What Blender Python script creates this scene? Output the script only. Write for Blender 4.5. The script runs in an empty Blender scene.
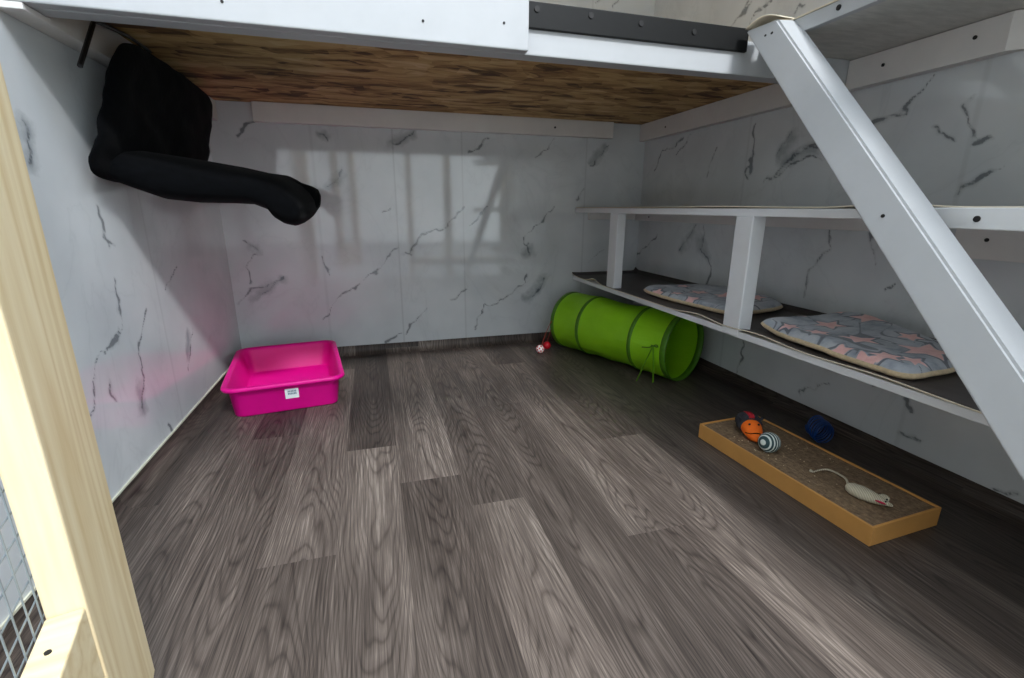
import bpy, bmesh, math, random
import numpy as np
from mathutils import Vector, Matrix, noise
random.seed(7)
C = bpy.context.scene.collection
PI = math.pi
S = 0.7                                   # metres per fitted unit
# ------------------------------------------------------------------ camera numbers (real camera pose)
CAM = np.array([.8902, 0, 1.0]) * S
PT, RL, YW, F = .2696, .004, .281, 472.7729
fw = np.array([math.sin(YW)*math.cos(PT), math.cos(YW)*math.cos(PT), -math.sin(PT)])
r0 = np.array([math.cos(YW), -math.sin(YW), 0]); u0 = np.cross(r0, fw)
rt = math.cos(RL)*r0 + math.sin(RL)*u0; up = -math.sin(RL)*r0 + math.cos(RL)*u0
def at(px, py, **k):                      # measured photo point -> its place on a known plane of the room
    d = fw + rt*(px-512)/F - up*(py-339)/F
    (ax, v), = k.items(); i = 'xyz'.index(ax)
    return CAM + d*(v-CAM[i])/d[i]
W, D = 2.029, 2.369                       # pen width, depth
FRONT = -.35
ZO = 1.12                                 # underside of the platform board
WALLH = 2.3
# ------------------------------------------------------------------ materials
def lin(c):
    return tuple(((v/255)/12.92 if v/255 <= .04045 else ((v/255+.055)/1.055)**2.4) for v in c) + (1,)
class NT:
    def __init__(s, name):
        s.m = bpy.data.materials.new(name); s.m.use_nodes = True
        s.t = s.m.node_tree; s.b = s.t.nodes['Principled BSDF']
    def n(s, typ, **k):
        nd = s.t.nodes.new(typ)
        for a, v in k.items():
            if a.startswith('i_'):
                nd.inputs[int(a[2:]) if a[2:].isdigit() else a[2:].replace('_', ' ')].default_value = v
            else: setattr(nd, a, v)
        return nd
    def l(s, a, b, ao=0, bi=0):
        s.t.links.new(a.outputs[ao], b.inputs[bi])
    def ramp(s, src, stops, ao=0, interp='LINEAR'):
        r = s.n('ShaderNodeValToRGB'); r.color_ramp.interpolation = interp
        els = r.color_ramp.elements
        while len(els) < len(stops): els.new(.5)
        for e, (p, c) in zip(els, stops):
            e.position = p; e.color = c if len(c) == 4 else tuple(c)+(1,)
        s.l(src, r, ao, 0); return r
    def math(s, op, a, b=None, ao=0, bo=0, clamp=False):
        nd = s.n('ShaderNodeMath', operation=op, use_clamp=clamp)
        for i, (q, o) in enumerate(((a, ao), (b, bo))):
            if q is None: continue
            if isinstance(q, (int, float)): nd.inputs[i].default_value = q
            else: s.t.links.new(q.outputs[o], nd.inputs[i])
        return nd
    def mix(s, fac, a, b, blend='MIX', fo=0, ao=0, bo=0):
        nd = s.n('ShaderNodeMix', data_type='RGBA', blend_type=blend)
        for idx, q, o in ((0, fac, fo), (6, a, ao), (7, b, bo)):
            if isinstance(q, (int, float, tuple)): nd.inputs[idx].default_value = q
            else: s.t.links.new(q.outputs[o], nd.inputs[idx])
        return nd
    def col(s, nd, o=0): s.t.links.new(nd.outputs[o], s.b.inputs['Base Color'])
    def rough(s, v): s.b.inputs['Roughness'].default_value = v
    def bump(s, src, strength, dist=.002, ao=0):
        b = s.n('ShaderNodeBump'); b.inputs['Strength'].default_value = strength; b.inputs['Distance'].default_value = dist
        s.t.links.new(src.outputs[ao], b.inputs['Height']); s.t.links.new(b.outputs[0], s.b.inputs['Normal'])
    def coord(s, scale=(1, 1, 1), kind='Object'):
        tc = s.n('ShaderNodeTexCoord'); mp = s.n('ShaderNodeMapping'); mp.inputs['Scale'].default_value = scale
        s.t.links.new(tc.outputs[kind], mp.inputs[0]); return mp
    def noise(s, mp, scale, detail=3, rough=.5, dist=0):
        nd = s.n('ShaderNodeTexNoise'); nd.inputs['Scale'].default_value = scale; nd.inputs['Detail'].default_value = detail
        nd.inputs['Roughness'].default_value = rough; nd.inputs['Distortion'].default_value = dist
        s.l(mp, nd, 0, 0); return nd
def plain(name, rgb, rough=.5, var=.12, scale=30, bump=0, stretch=(1, 1, 1), metal=0, sheen=0, spec=.5):
    t = NT(name); mp = t.coord(stretch); nz = t.noise(mp, scale, 4, .6)
    a = lin(rgb); k1 = tuple(v*(1-var) for v in a[:3])+(1,); k2 = tuple(min(1, v*(1+var)) for v in a[:3])+(1,)
    t.col(t.ramp(nz, [(.3, k1), (.7, k2)])); t.rough(rough); t.b.inputs['Metallic'].default_value = metal; t.b.inputs['Specular IOR Level'].default_value = spec
    if bump: t.bump(nz, bump)
    if sheen: t.b.inputs['Sheen Weight'].default_value = sheen
    return t.m
def marble_mat():
    t = NT('marble_panel'); mp = t.coord(); at_ = t.n('ShaderNodeAttribute', attribute_name='vein')
    sep = t.n('ShaderNodeSeparateColor'); t.l(at_, sep)
    nz = t.noise(mp, 26, 5, .65); nz2 = t.noise(mp, 5, 3, .5); nz3 = t.noise(mp, 11, 4, .6)
    d = t.math('ADD', sep, t.math('MULTIPLY', t.math('SUBTRACT', nz, .5), .5))
    d = t.math('ADD', d, t.math('MULTIPLY', t.math('SUBTRACT', nz3, .5), .42))
    v = t.ramp(d, [(.60, (0, 0, 0)), (.80, (.16, .16, .16)), (.92, (.72, .72, .72))])
    g = t.math('ADD', t.math('MULTIPLY', t.math('SUBTRACT', nz, .5), 1.1), sep, bo=1)
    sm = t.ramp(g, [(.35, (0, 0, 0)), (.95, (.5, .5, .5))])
    rid = t.math('ABSOLUTE', t.math('SUBTRACT', t.noise(t.coord((1, 1, .7)), 2.6, 5, .6, .8), .5))
    base = t.ramp(nz2, [(.3, lin((202, 206, 208))), (.7, lin((216, 219, 220)))])
    fine = t.ramp(rid, [(0, (.09, .09, .09)), (.008, (.03, .03, .03)), (.03, (0, 0, 0))]); base = t.mix(fine, base, lin((120, 126, 132)))
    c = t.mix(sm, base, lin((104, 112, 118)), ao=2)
    c = t.mix(v, c, lin((70, 77, 84)), ao=2)
    seam = t.mix(t.math('MULTIPLY', sep, .28, ao=2), c, lin((120, 122, 124)), ao=2)
    t.col(seam, 2); t.rough(.06); t.b.inputs['IOR'].default_value = 1.65
    return t.m
def vinyl_mat(name='vinyl_plank'):
    t = NT(name); uv = t.n('ShaderNodeUVMap', uv_map='plank'); tone = t.n('ShaderNodeAttribute', attribute_name='tone')
    seed = t.n('ShaderNodeAttribute', attribute_name='seed'); sxy = t.n('ShaderNodeSeparateXYZ'); t.l(uv, sxy)
    cb = t.n('ShaderNodeCombineXYZ'); t.l(sxy, cb, 0, 0); t.l(sxy, cb, 1, 1); t.l(seed, cb, 2, 2)
    def mp(sc):
        m = t.n('ShaderNodeMapping'); m.inputs['Scale'].default_value = sc; t.l(cb, m); return m
    wob = t.noise(mp((9, 1.5, 1)), 1.0, 2, .5)
    k = t.math('MULTIPLY', t.math('MULTIPLY', sxy, sxy), 210.0)              # nested cathedral arches down each plank
    k = t.math('ADD', k, t.math('MULTIPLY', sxy, 1.5, ao=1)); k = t.math('ADD', k, t.math('MULTIPLY', wob, 2.3))
    fr = t.math('FRACT', t.math('MULTIPLY', k, 6.0)); tri = t.math('MULTIPLY', t.math('ABSOLUTE', t.math('SUBTRACT', fr, .5)), 2.0)
    ln_ = t.ramp(tri, [(.0, (0, 0, 0)), (.35, (.75, .75, .75)), (1, (1, 1, 1))])
    fib = t.noise(mp((230, 4.5, 1)), 1.0, 4, .62); fib2 = t.noise(mp((640, 14, 1)), 1.0, 2, .6)
    cloud = t.noise(mp((11, 1.8, 1)), 1.0, 3, .5)
    a = t.math('MULTIPLY', ln_, .17); a = t.math('ADD', a, t.math('MULTIPLY', fib, .64))
    a = t.math('ADD', a, t.math('MULTIPLY', fib2, .44)); a = t.math('ADD', a, t.math('MULTIPLY', cloud, .44))
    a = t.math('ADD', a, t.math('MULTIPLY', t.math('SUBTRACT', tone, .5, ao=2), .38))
    a = t.math('SUBTRACT', a, .43)
    c = t.ramp(a, [(.12, lin((38, 32, 29))), (.40, lin((77, 68, 62))), (.60, lin((109, 98, 90))), (.90, lin((178, 165, 152)))])
    t.col(c); t.rough(.45); t.b.inputs['Specular IOR Level'].default_value = .3; t.bump(a, .08, .001)
    return t.m
def osb_mat():                            # pressed strands, each a hand-long flake
    t = NT('osb_board'); cols = None
    w = t.noise(t.coord(), 7, 2, .5)
    for ang, sc in ((.25, (8, 26, 1)), (-.5, (9, 22, 1)), (1.1, (8, 24, 1))):
        mp = t.coord(sc); mp.inputs['Rotation'].default_value = (0, 0, ang)
        mv = t.n('ShaderNodeVectorMath', operation='MULTIPLY_ADD'); t.l(w, mv, 1, 0); mv.inputs[1].default_value = (1.2, 1.2, 0); t.l(mp, mv, 0, 2)
        vo = t.n('ShaderNodeTexVoronoi'); vo.inputs['Scale'].default_value = 1.0; t.l(mv, vo); sp = t.n('ShaderNodeSeparateColor'); t.l(vo, sp, 1, 0)
        cols = sp if cols is None else t.math('ADD', cols, sp)
    fine = t.noise(t.coord((14, 60, 1)), 2.0, 3, .6); big = t.noise(t.coord((3, 8, 1)), 2.0, 4, .65)
    a = t.math('ADD', t.math('MULTIPLY', cols, .24), t.math('MULTIPLY', fine, .16)); a = t.math('ADD', a, t.math('MULTIPLY', big, .42)); a = t.math('SUBTRACT', a, .14)
    c = t.ramp(a, [(.28, lin((88, 60, 32))), (.40, lin((154, 118, 70))), (.58, lin((196, 160, 104))), (.9, lin((224, 198, 150)))])
    t.col(c); t.rough(.75); t.bump(a, .3, .002); return t.m
def wood_mat(name, lo, mid, hi, axis=2, rough=.55, knots=True):
    t = NT(name); sc = [14, 14, 14]; sc[axis] = 1.1
    mp = t.coord(tuple(sc)); n1 = t.noise(mp, .9, 2, .5, .6)
    fr = t.math('FRACT', t.math('MULTIPLY', n1, 7)); tri = t.math('MULTIPLY', t.math('ABSOLUTE', t.math('SUBTRACT', fr, .5)), 2)
    n2 = t.noise(mp, 9, 3, .6)
    a = t.math('ADD', t.math('MULTIPLY', tri, .35), t.math('MULTIPLY', n2, .55))
    t.col(t.ramp(a, [(.15, lin(lo)), (.45, lin(mid)), (.8, lin(hi))])); t.rough(rough); t.bump(n2, .1, .001); return t.m
def star_mat():
    t = NT('star_fleece'); at_ = t.n('ShaderNodeAttribute', attribute_name='star'); sep = t.n('ShaderNodeSeparateColor'); t.l(at_, sep)
    nz = t.noise(t.coord(), 55, 4, .7); n2 = t.noise(t.coord(), 14, 4, .65)
    g = t.ramp(n2, [(.32, lin((118, 126, 138))), (.52, lin((166, 172, 180))), (.72, lin((192, 194, 196)))])
    p = t.ramp(nz, [(.3, lin((222, 168, 164))), (.7, lin((240, 196, 190)))])
    d = t.math('ADD', sep, t.math('MULTIPLY', t.math('SUBTRACT', nz, .5), .06))
    f = t.ramp(d, [(.5, (0, 0, 0)), (.54, (1, 1, 1))])
    d2 = t.math('ADD', t.math('MULTIPLY', t.math('SUBTRACT', nz, .5), .12), sep, bo=1)
    o = t.ramp(d2, [(.5, (0, 0, 0)), (.66, (.75, .75, .75))])
    c = t.mix(f, g, p); c = t.mix(o, c, lin((70, 74, 82)), ao=2)
    t.col(c, 2); t.rough(.95); t.b.inputs['Sheen Weight'].default_value = .25; t.bump(nz, .7, .003); return t.m
def corr_mat():                           # corrugated cardboard scratching face
    t = NT('corrugated_face'); mp = t.coord((60, 12, 12)); n1 = t.noise(mp, 5, 4, .7); n2 = t.noise(t.coord(), 90, 3, .7)
    a = t.math('ADD', t.math('MULTIPLY', n1, .5), t.math('MULTIPLY', n2, .5))
    t.col(t.ramp(a, [(.3, lin((70, 54, 38))), (.5, lin((120, 98, 74))), (.72, lin((168, 142, 110)))])); t.rough(.9); t.bump(a, .8, .004); return t.m
def stripes_mat():
    t = NT('striped_rope'); mp = t.coord(); wv = t.n('ShaderNodeTexWave', wave_type='BANDS', bands_direction='Z')
    wv.inputs['Scale'].default_value = 40; wv.inputs['Distortion'].default_value = .5; wv.inputs['Phase Offset'].default_value = 5.2; t.l(mp, wv)
    t.col(t.ramp(wv, [(.55, lin((50, 74, 76))), (.72, lin((214, 222, 214)))])); t.rough(.85); t.bump(wv, .5, .002); return t.m
def rope_mat(name, a, b, sc=90):
    t = NT(name); wv = t.n('ShaderNodeTexWave', wave_type='BANDS', bands_direction='X'); wv.inputs['Scale'].default_value = sc
    wv.inputs['Distortion'].default_value = 1.2; t.l(t.coord(), wv)
    t.col(t.ramp(wv, [(.2, lin(a)), (.7, lin(b))])); t.rough(.9); t.bump(wv, .5, .002); return t.m
def mesh_fabric():
    t = NT('green_nylon'); nz = t.noise(t.coord((1, 1, 1)), 9, 4, .55); n2 = t.noise(t.coord((3, 3, 14)), 3, 2, .5)
    t.col(t.ramp(nz, [(.3, lin((150, 214, 26))), (.7, lin((166, 228, 40)))])); t.rough(.42); t.bump(n2, .5, .01)
    tr = t.n('ShaderNodeBsdfTranslucent'); tr.inputs[0].default_value = lin((150, 210, 30))
    mx = t.n('ShaderNodeMixShader'); mx.inputs[0].default_value = .28
    out = t.t.nodes['Material Output']; t.l(t.b, mx, 0, 1); t.l(tr, mx, 0, 2); t.l(mx, out, 0, 0); return t.m

M = dict(
    marble=marble_mat(), vinyl=vinyl_mat(), osb=osb_mat(), star=star_mat(), corr=corr_mat(), stripes=stripes_mat(),
    white=plain('white_paint', (174, 176, 178), .32, .03, 12, .05), white_lit=plain('white_paint_lit', (222, 224, 226), .35, .03, 12, .05),  # same white paint; posts and shelf tiers get a lighter copy as painted light
    white_rough=plain('thin_white_paint', (196, 194, 188), .5, .16, 9, .15, (1.5, 6, 1)),
    trim=plain('white_trim_paint', (222, 218, 214), .42, .04, 10),
    black=plain('black_plastic', (9, 10, 10), .5, .2, 60, .1, spec=.25),
    screw=plain('dark_screw_metal', (34, 33, 33), .5, .2, 80, 0, metal=.4),
    cream=plain('cream_backing', (214, 204, 182), .8, .08, 40),
    caulk=plain('cream_caulk', (206, 204, 184), .6, .08, 30),
    mat=plain('dark_vinyl_sheet', (66, 60, 57), .5, .3, 30, .1, (8, 1, 1)),
    pine=wood_mat('pine_timber', (206, 180, 134), (222, 202, 162), (232, 216, 182), 2),
    pine_y=wood_mat('pine_rail_timber', (206, 180, 134), (222, 202, 162), (232, 216, 182), 1),
    wire=plain('galvanised_wire', (150, 160, 166), .4, .1, 50, metal=.7),
    pink=plain('magenta_plastic', (226, 8, 138), .42, .03, 20, spec=.3),
    paper=plain('white_paper', (226, 228, 230), .6, .03, 60),
    ink=plain('grey_print', (104, 128, 140), .7, .1, 200),
    green=mesh_fabric(), green_dark=plain('dark_green_binding', (70, 120, 14), .55, .15, 60, .2),
    green_tie=plain('green_ribbon', (108, 168, 24), .6, .12, 60),
    card=plain('brown_cardboard', (196, 142, 74), .7, .07, 12, .15),
    sand=plain('sand_sherpa', (206, 184, 148), .95, .15, 120, .5, sheen=.2),
    plush=plain('black_plush', (6, 7, 9), .95, .35, 60, .6, sheen=.02, spec=.06),
    steel=plain('black_steel', (20, 20, 22), .35, .15, 40, metal=.3),
    orange=plain('orange_plush', (255, 112, 14), .8, .1, 120, .4), darkfur=plain('dark_grey_fur', (44, 44, 50), .95, .4, 130, .8),
    red=plain('red_felt', (176, 20, 36), .8, .15, 90, .3), redball=plain('red_plastic', (206, 20, 40), .35, .05, 40),
    whiteball=plain('white_plastic', (232, 226, 224), .4, .03, 40), cord=plain('red_cord', (150, 52, 40), .8, .2, 120),
    blue=plain('blue_plastic', (8, 62, 132), .3, .05, 40), sisal=rope_mat('sisal_cord', (168, 158, 132), (222, 214, 190), 110),
    pinkfelt=plain('crimson_felt', (208, 30, 86), .8, .1, 90), eye=plain('black_bead', (12, 12, 12), .2, .05, 30),
    deck=plain('grey_paving', (120, 120, 118), .8, .15, 6), dark=plain('dark_wool', (28, 29, 34), .9, .2, 60),
    skin=plain('skin', (196, 150, 128), .5, .05, 20), fence=plain('outside_fence', (120, 104, 86), .8, .2, 8, 0, (6, 1, 1)),
)
# ------------------------------------------------------------------ object helpers
def obj(name, bm, mat, parent=None, smooth=False, loc=None):
    me = bpy.data.meshes.new(name); 
    if isinstance(bm, bmesh.types.BMesh):
        bmesh.ops.recalc_face_normals(bm, faces=bm.faces[:]); bm.to_mesh(me); bm.free()
    for m in (mat if isinstance(mat, (list, tuple)) else [mat]): me.materials.append(M[m] if isinstance(m, str) else m)
    if smooth:
        for p in me.polygons: p.use_smooth = True
    o = bpy.data.objects.new(name, me); C.objects.link(o)
    if parent: o.parent = parent
    if loc is not None: o.location = loc
    return o
def tag(o, label, cat, group=None):
    o['label'] = label; o['category'] = cat
    if group: o['group'] = group
    return o
def thing(name, label, cat, loc=(0, 0, 0), rz=0, group=None):
    o = bpy.data.objects.new(name, None); C.objects.link(o); o.empty_display_size = .05
    o.location = loc; o.rotation_euler = (0, 0, rz); return tag(o, label, cat, group)
def struct(o, label=None):
    o['kind'] = 'structure'
    if label: o['label'] = label
    return o
def box(bm, x0, x1, y0, y1, z0, z1, bev=0, seg=1):
    vs = [bm.verts.new(p) for p in ((x0,y0,z0),(x1,y0,z0),(x1,y1,z0),(x0,y1,z0),(x0,y0,z1),(x1,y0,z1),(x1,y1,z1),(x0,y1,z1))]
    fs = [bm.faces.new([vs[i] for i in q]) for q in ((0,3,2,1),(4,5,6,7),(0,1,5,4),(1,2,6,5),(2,3,7,6),(3,0,4,7))]
    if bev:
        es = list({e for f in fs for e in f.edges}); bmesh.ops.bevel(bm, geom=es, offset=bev, segments=seg, affect='EDGES', profile=.5)
def nbox(*a, bev=.002, seg=2):
    bm = bmesh.new(); box(bm, *a, bev=bev, seg=seg); return bm
def tube(bm, pts, r, n=8, closed=False, taper=None):
    pts = [Vector(p) for p in pts]; rings = []; N = len(pts)
    prev = None
    for i, p in enumerate(pts):
        a = pts[(i-1) % N] if (closed or i) else p; b = pts[(i+1) % N] if (closed or i < N-1) else p
        t = (b-a).normalized()
        if prev is None:
            u = t.orthogonal().normalized()
        else:
            u = prev - t*prev.dot(t); u.normalize()
        prev = u; v = t.cross(u); rr = r if taper is None else taper[i]
        rings.append([bm.verts.new(p + (u*math.cos(2*PI*k/n) + v*math.sin(2*PI*k/n))*rr) for k in range(n)])
    for i in range(N if closed else N-1):
        A, B = rings[i], rings[(i+1) % N]
        for k in range(n): bm.faces.new((A[k], A[(k+1) % n], B[(k+1) % n], B[k]))
    if not closed:
        bm.faces.new(rings[0][::-1]); bm.faces.new(rings[-1])
def disc(bm, c, nrm, r, h=.0015, n=14):
    nrm = Vector(nrm).normalized(); c = Vector(c); tube(bm, [c - nrm*h, c + nrm*h], r, n)
def screw(c, nrm, r, parent, mat='screw', name='screw'):
    bm = bmesh.new(); disc(bm, c, nrm, r); return obj(name, bm, mat, parent)
def catmull(pts, n=8):
    P = [Vector(p) for p in pts]; out = []
    for i in range(len(P)-1):
        a, b, c, d = P[max(i-1, 0)], P[i], P[i+1], P[min(i+2, len(P)-1)]
        for k in range(n):
            t = k/n; out.append(.5*((2*b) + (c-a)*t + (2*a-5*b+4*c-d)*t*t + (3*b-a-3*c+d)*t**3))
    out.append(P[-1]); return out
def slab(top, thick_fn, nu, nv):          # closed cloth-like slab: top(u,v)->point, thick_fn(u,v)
    bm = bmesh.new(); T = []; B = []
    for i in range(nu+1):
        a = []; b = []
        for j in range(nv+1):
            p = Vector(top(i/nu, j/nv)); a.append(bm.verts.new(p)); b.append(bm.verts.new(p - Vector((0, 0, thick_fn(i/nu, j/nv)))))
        T.append(a); B.append(b)
    ft = []; fb = []; fsd = []
    for i in range(nu):
        for j in range(nv):
            ft.append(bm.faces.new((T[i][j], T[i+1][j], T[i+1][j+1], T[i][j+1]))); fb.append(bm.faces.new((B[i][j], B[i][j+1], B[i+1][j+1], B[i+1][j])))
    for i in range(nu):
        fsd.append(bm.faces.new((T[i][0], B[i][0], B[i+1][0], T[i+1][0]))); fsd.append(bm.faces.new((T[i][nv], T[i+1][nv], B[i+1][nv], B[i][nv])))
    for j in range(nv):
        fsd.append(bm.faces.new((T[0][j], T[0][j+1], B[0][j+1], B[0][j]))); fsd.append(bm.faces.new((T[nu][j], B[nu][j], B[nu][j+1], T[nu][j+1])))
    return bm, ft, fb, fsd
# ------------------------------------------------------------------ walls with marble veins
def crop(ox, oy, sc, pts): return [(ox + x/sc, oy + y/sc) for x, y in pts]
BV, BS, RV, RS, LV, LS = [], [], [], [], [], []      # vein polylines / smudge polylines in photo px, per wall
for p in [[(85,490),(110,470),(150,460),(185,435)], [(285,525),(310,490),(340,460),(360,440),(400,420),(440,375)], [(455,390),(500,345),(560,320),(590,280)],
          [(600,160),(620,150),(640,125)], [(745,170),(775,150),(790,128)], [(600,320),(640,290)], [(735,385),(725,350),(770,305),(790,288)],
          [(605,555),(640,510),(700,480),(725,450),(728,430)], [(420,580),(445,560)], [(455,570),(470,540),(505,510)], [(865,405),(900,375)], [(560,485),(590,460)],
          [(835,270),(860,245)], [(95,350),(125,375),(112,420),(118,455)], [(275,235),(300,225),(318,200)], [(440,150),(480,115)], [(865,200),(890,170),(915,145)],
          [(130,490),(160,470),(185,432)], [(740,480),(765,440)], [(268,115),(285,140)], [(405,300),(432,290)], [(80,125),(110,100),(130,96)], [(275,390),(290,430)],
          [(290,520),(280,535)]]: BV.append(crop(200, 80, 2.226, p))
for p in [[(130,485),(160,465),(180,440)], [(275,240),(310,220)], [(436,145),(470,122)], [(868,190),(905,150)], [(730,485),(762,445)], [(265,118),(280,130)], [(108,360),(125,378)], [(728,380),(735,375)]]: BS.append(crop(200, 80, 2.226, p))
for p in [[(405,30),(430,0)], [(345,12),(360,0)]]: BV.append(crop(500, 0, 3.657, p))
for p in [[(75,160),(105,125)], [(165,155),(190,125),(215,100)], [(262,135),(280,110),(297,82)], [(318,85),(310,130),(330,170),(325,205)], [(592,85),(595,125),(560,150),(545,175),(530,240)], [(745,200),(720,215)], [(700,160),(690,100)]]: RV.append(crop(560, 190, 2.207, p))
for p in [[(300,330),(320,300),(355,270)], [(345,300),(370,268)], [(420,290),(405,350)], [(500,240),(485,350)], [(515,350),(550,325),(600,290),(630,275)], [(545,300),(560,275),(578,250)], [(620,285),(575,305)], [(440,60),(465,35),(480,10)], [(480,50),(530,10)]]: RV.append(crop(500, 0, 1.954, p))
for p in [[(520,415),(580,385),(650,350),(690,310),(730,255)], [(700,440),(780,480)], [(830,350),(840,430),(835,480)], [(800,665),(815,635),(870,605),(930,575)], [(845,500),(910,460)], [(150,600),(210,570),(330,530)], [(230,540),(260,500),(310,495)], [(60,60),(100,20)], [(110,60),(170,10)], [(260,50),(290,10)]]: RV.append(crop(720, 0, 3.37, p))
for p in [[(165,130),(185,80),(180,30)], [(350,200),(380,180),(435,165)], [(560,165),(580,155)], [(680,200),(690,240)], [(910,470),(960,490),(1000,465)], [(650,300),(700,320)]]: RV.append(crop(680, 330, 2.948, p))
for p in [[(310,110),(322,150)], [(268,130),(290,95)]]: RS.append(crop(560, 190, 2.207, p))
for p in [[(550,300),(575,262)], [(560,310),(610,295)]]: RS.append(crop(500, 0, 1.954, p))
for p in [[(140,10),(155,70)], [(165,120),(175,175),(140,235),(128,310)], [(210,150),(198,200),(200,240),(205,290)], [(250,90),(235,130)], [(275,180),(268,240)], [(160,260),(168,290)], [(238,320),(245,330)]]: LV.append(crop(0, 200, 1.42, p))
for p in [[(42,140),(50,180),(60,240)], [(225,340),(235,400),(265,430)], [(265,600),(240,675)]]: LV.append(crop(0, 60, 2.26, p))
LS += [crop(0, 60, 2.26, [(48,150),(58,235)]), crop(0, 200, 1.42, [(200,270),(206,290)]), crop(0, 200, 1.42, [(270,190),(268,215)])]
def wall(name, axis, val, a0, a1, veins, smudges, seams, flip, label):
    step = .006; zs = np.arange(0, WALLH+step, step); as_ = np.arange(a0, a1+step, step); as_[-1] = a1
    A, Z = np.meshgrid(as_, zs, indexing='ij'); na, nz = A.shape
    rs = np.random.RandomState(11+int(val*10))
    def vnoise(sc):
        g = rs.rand(int((a1-a0)/sc)+4, int(WALLH/sc)+4); x = (A-a0)/sc; z = Z/sc; i = x.astype(int); j = z.astype(int); fx = x-i; fz = z-j
        fx = fx*fx*(3-2*fx); fz = fz*fz*(3-2*fz)
        return (g[i, j]*(1-fx)*(1-fz)+g[i+1, j]*fx*(1-fz)+g[i, j+1]*(1-fx)*fz+g[i+1, j+1]*fx*fz)-.5
    def warp(): return .030*vnoise(.09)+.020*vnoise(.035)+.012*vnoise(.017)
    WA, WZ = warp(), warp(); WW = .55+.9*(vnoise(.06)+.5)
    def field(lines, w, warped=1):
        f = np.zeros_like(A); A_, Z_ = A+WA*warped, Z+WZ*warped; w = w*(WW if warped else 1)
        for ln in lines:
            q = [at(px, py, **{axis: val}) for px, py in ln]; q = [((p[1] if axis == 'x' else p[0]), p[2]) for p in q]
            for (x1, z1), (x2, z2) in zip(q, q[1:]):
                dx, dz = x2-x1, z2-z1; L2 = dx*dx+dz*dz+1e-12
                t = np.clip(((A_-x1)*dx+(Z_-z1)*dz)/L2, 0, 1); dd = np.hypot(A_-x1-t*dx, Z_-z1-t*dz)
                f = np.maximum(f, 1-dd/w)
        return np.clip(f, 0, 1)
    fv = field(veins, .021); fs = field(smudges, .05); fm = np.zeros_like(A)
    for s in seams: fm = np.maximum(fm, np.clip(1-np.abs(A-s)/.005, 0, 1))
    co = np.zeros((na*nz, 3)); i, j = (1, 0) if axis == 'x' else (0, 1)
    co[:, i] = A.ravel(); co[:, j] = val; co[:, 2] = Z.ravel()
    idx = np.arange(na*nz).reshape(na, nz); q = np.stack([idx[:-1, :-1], idx[1:, :-1], idx[1:, 1:], idx[:-1, 1:]], -1).reshape(-1, 4)
    if flip: q = q[:, ::-1]
    front = q
    # solid panel: back sheet and rim
    th = .02*(-1 if (axis == 'x' and val < 1) else 1); cor = [(a0, 0), (a1, 0), (a1, WALLH), (a0, WALLH)]; base = len(co); ex = []
    for off in (0, th):
        for a, z in cor:
            p = [0, 0, z]; p[i] = a; p[j] = val+off; ex.append(p)
    co = np.vstack([co, ex]); b = base
    fl = [tuple(f) for f in front.tolist()] + [(b+4, b+5, b+6, b+7)] + [(b+k, b+(k+1) % 4, b+4+(k+1) % 4, b+4+k) for k in range(4)]
    me = bpy.data.meshes.new(name); me.from_pydata(co.tolist(), [], fl); me.materials.append(M['marble'])
    ca = me.attributes.new('vein', 'FLOAT_COLOR', 'POINT'); c = np.zeros((len(co), 4), np.float32); c[:, 3] = 1
    c[:na*nz, 0] = fv.ravel(); c[:na*nz, 1] = fs.ravel(); c[:na*nz, 2] = fm.ravel(); ca.data.foreach_set('color', c.ravel())
    o = bpy.data.objects.new(name, me); C.objects.link(o); return struct(o, label)
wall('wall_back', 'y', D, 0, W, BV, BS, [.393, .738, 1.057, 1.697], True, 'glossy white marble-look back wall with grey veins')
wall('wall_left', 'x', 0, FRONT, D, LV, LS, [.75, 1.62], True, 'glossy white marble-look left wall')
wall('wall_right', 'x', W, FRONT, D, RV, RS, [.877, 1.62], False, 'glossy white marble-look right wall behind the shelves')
# ------------------------------------------------------------------ floor: vinyl planks
BX = [-.07, .075, .215, .352, .502, .647, .808, .946, 1.121, 1.268, 1.42, 1.57, 1.72, 1.87, 2.02, 2.1]
ENDS = {0: [(1.2, .05, .05)], 1: [(.6, .35, .25)], 11: [(1.5, .25, .3)], 12: [(.8, .1, .2)], 13: [(1.3, .12, .08)], 14: [(.7, .1, .1)],  # right-hand rows toned dark to paint in the shade under the shelves
        2: [(1.509, .22, .45)], 3: [(.902, .62, .34)], 4: [(1.354, .20, .66)], 5: [(1.138, .66, .32)], 6: [(.991, .40, .66)], 7: [(1.571, .58, .44)],
        8: [(.788, .64, .28)], 9: [(1.22, .30, .62)], 10: [(.904, .36, .48)]}          # far end of the near plank, tone beyond, tone before
PL = 1.234
def plank_cells(x0, x1, y0, y1):
    cells = []
    for r in range(len(BX)-1):
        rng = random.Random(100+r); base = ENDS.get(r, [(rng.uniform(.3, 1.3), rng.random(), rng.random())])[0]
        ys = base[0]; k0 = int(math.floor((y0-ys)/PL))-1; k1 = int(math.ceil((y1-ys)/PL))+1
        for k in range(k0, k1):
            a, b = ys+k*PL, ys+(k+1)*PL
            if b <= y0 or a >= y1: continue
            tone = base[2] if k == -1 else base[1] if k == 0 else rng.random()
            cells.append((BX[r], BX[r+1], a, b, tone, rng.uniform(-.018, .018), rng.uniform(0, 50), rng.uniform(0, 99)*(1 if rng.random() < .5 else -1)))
    return cells
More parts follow.
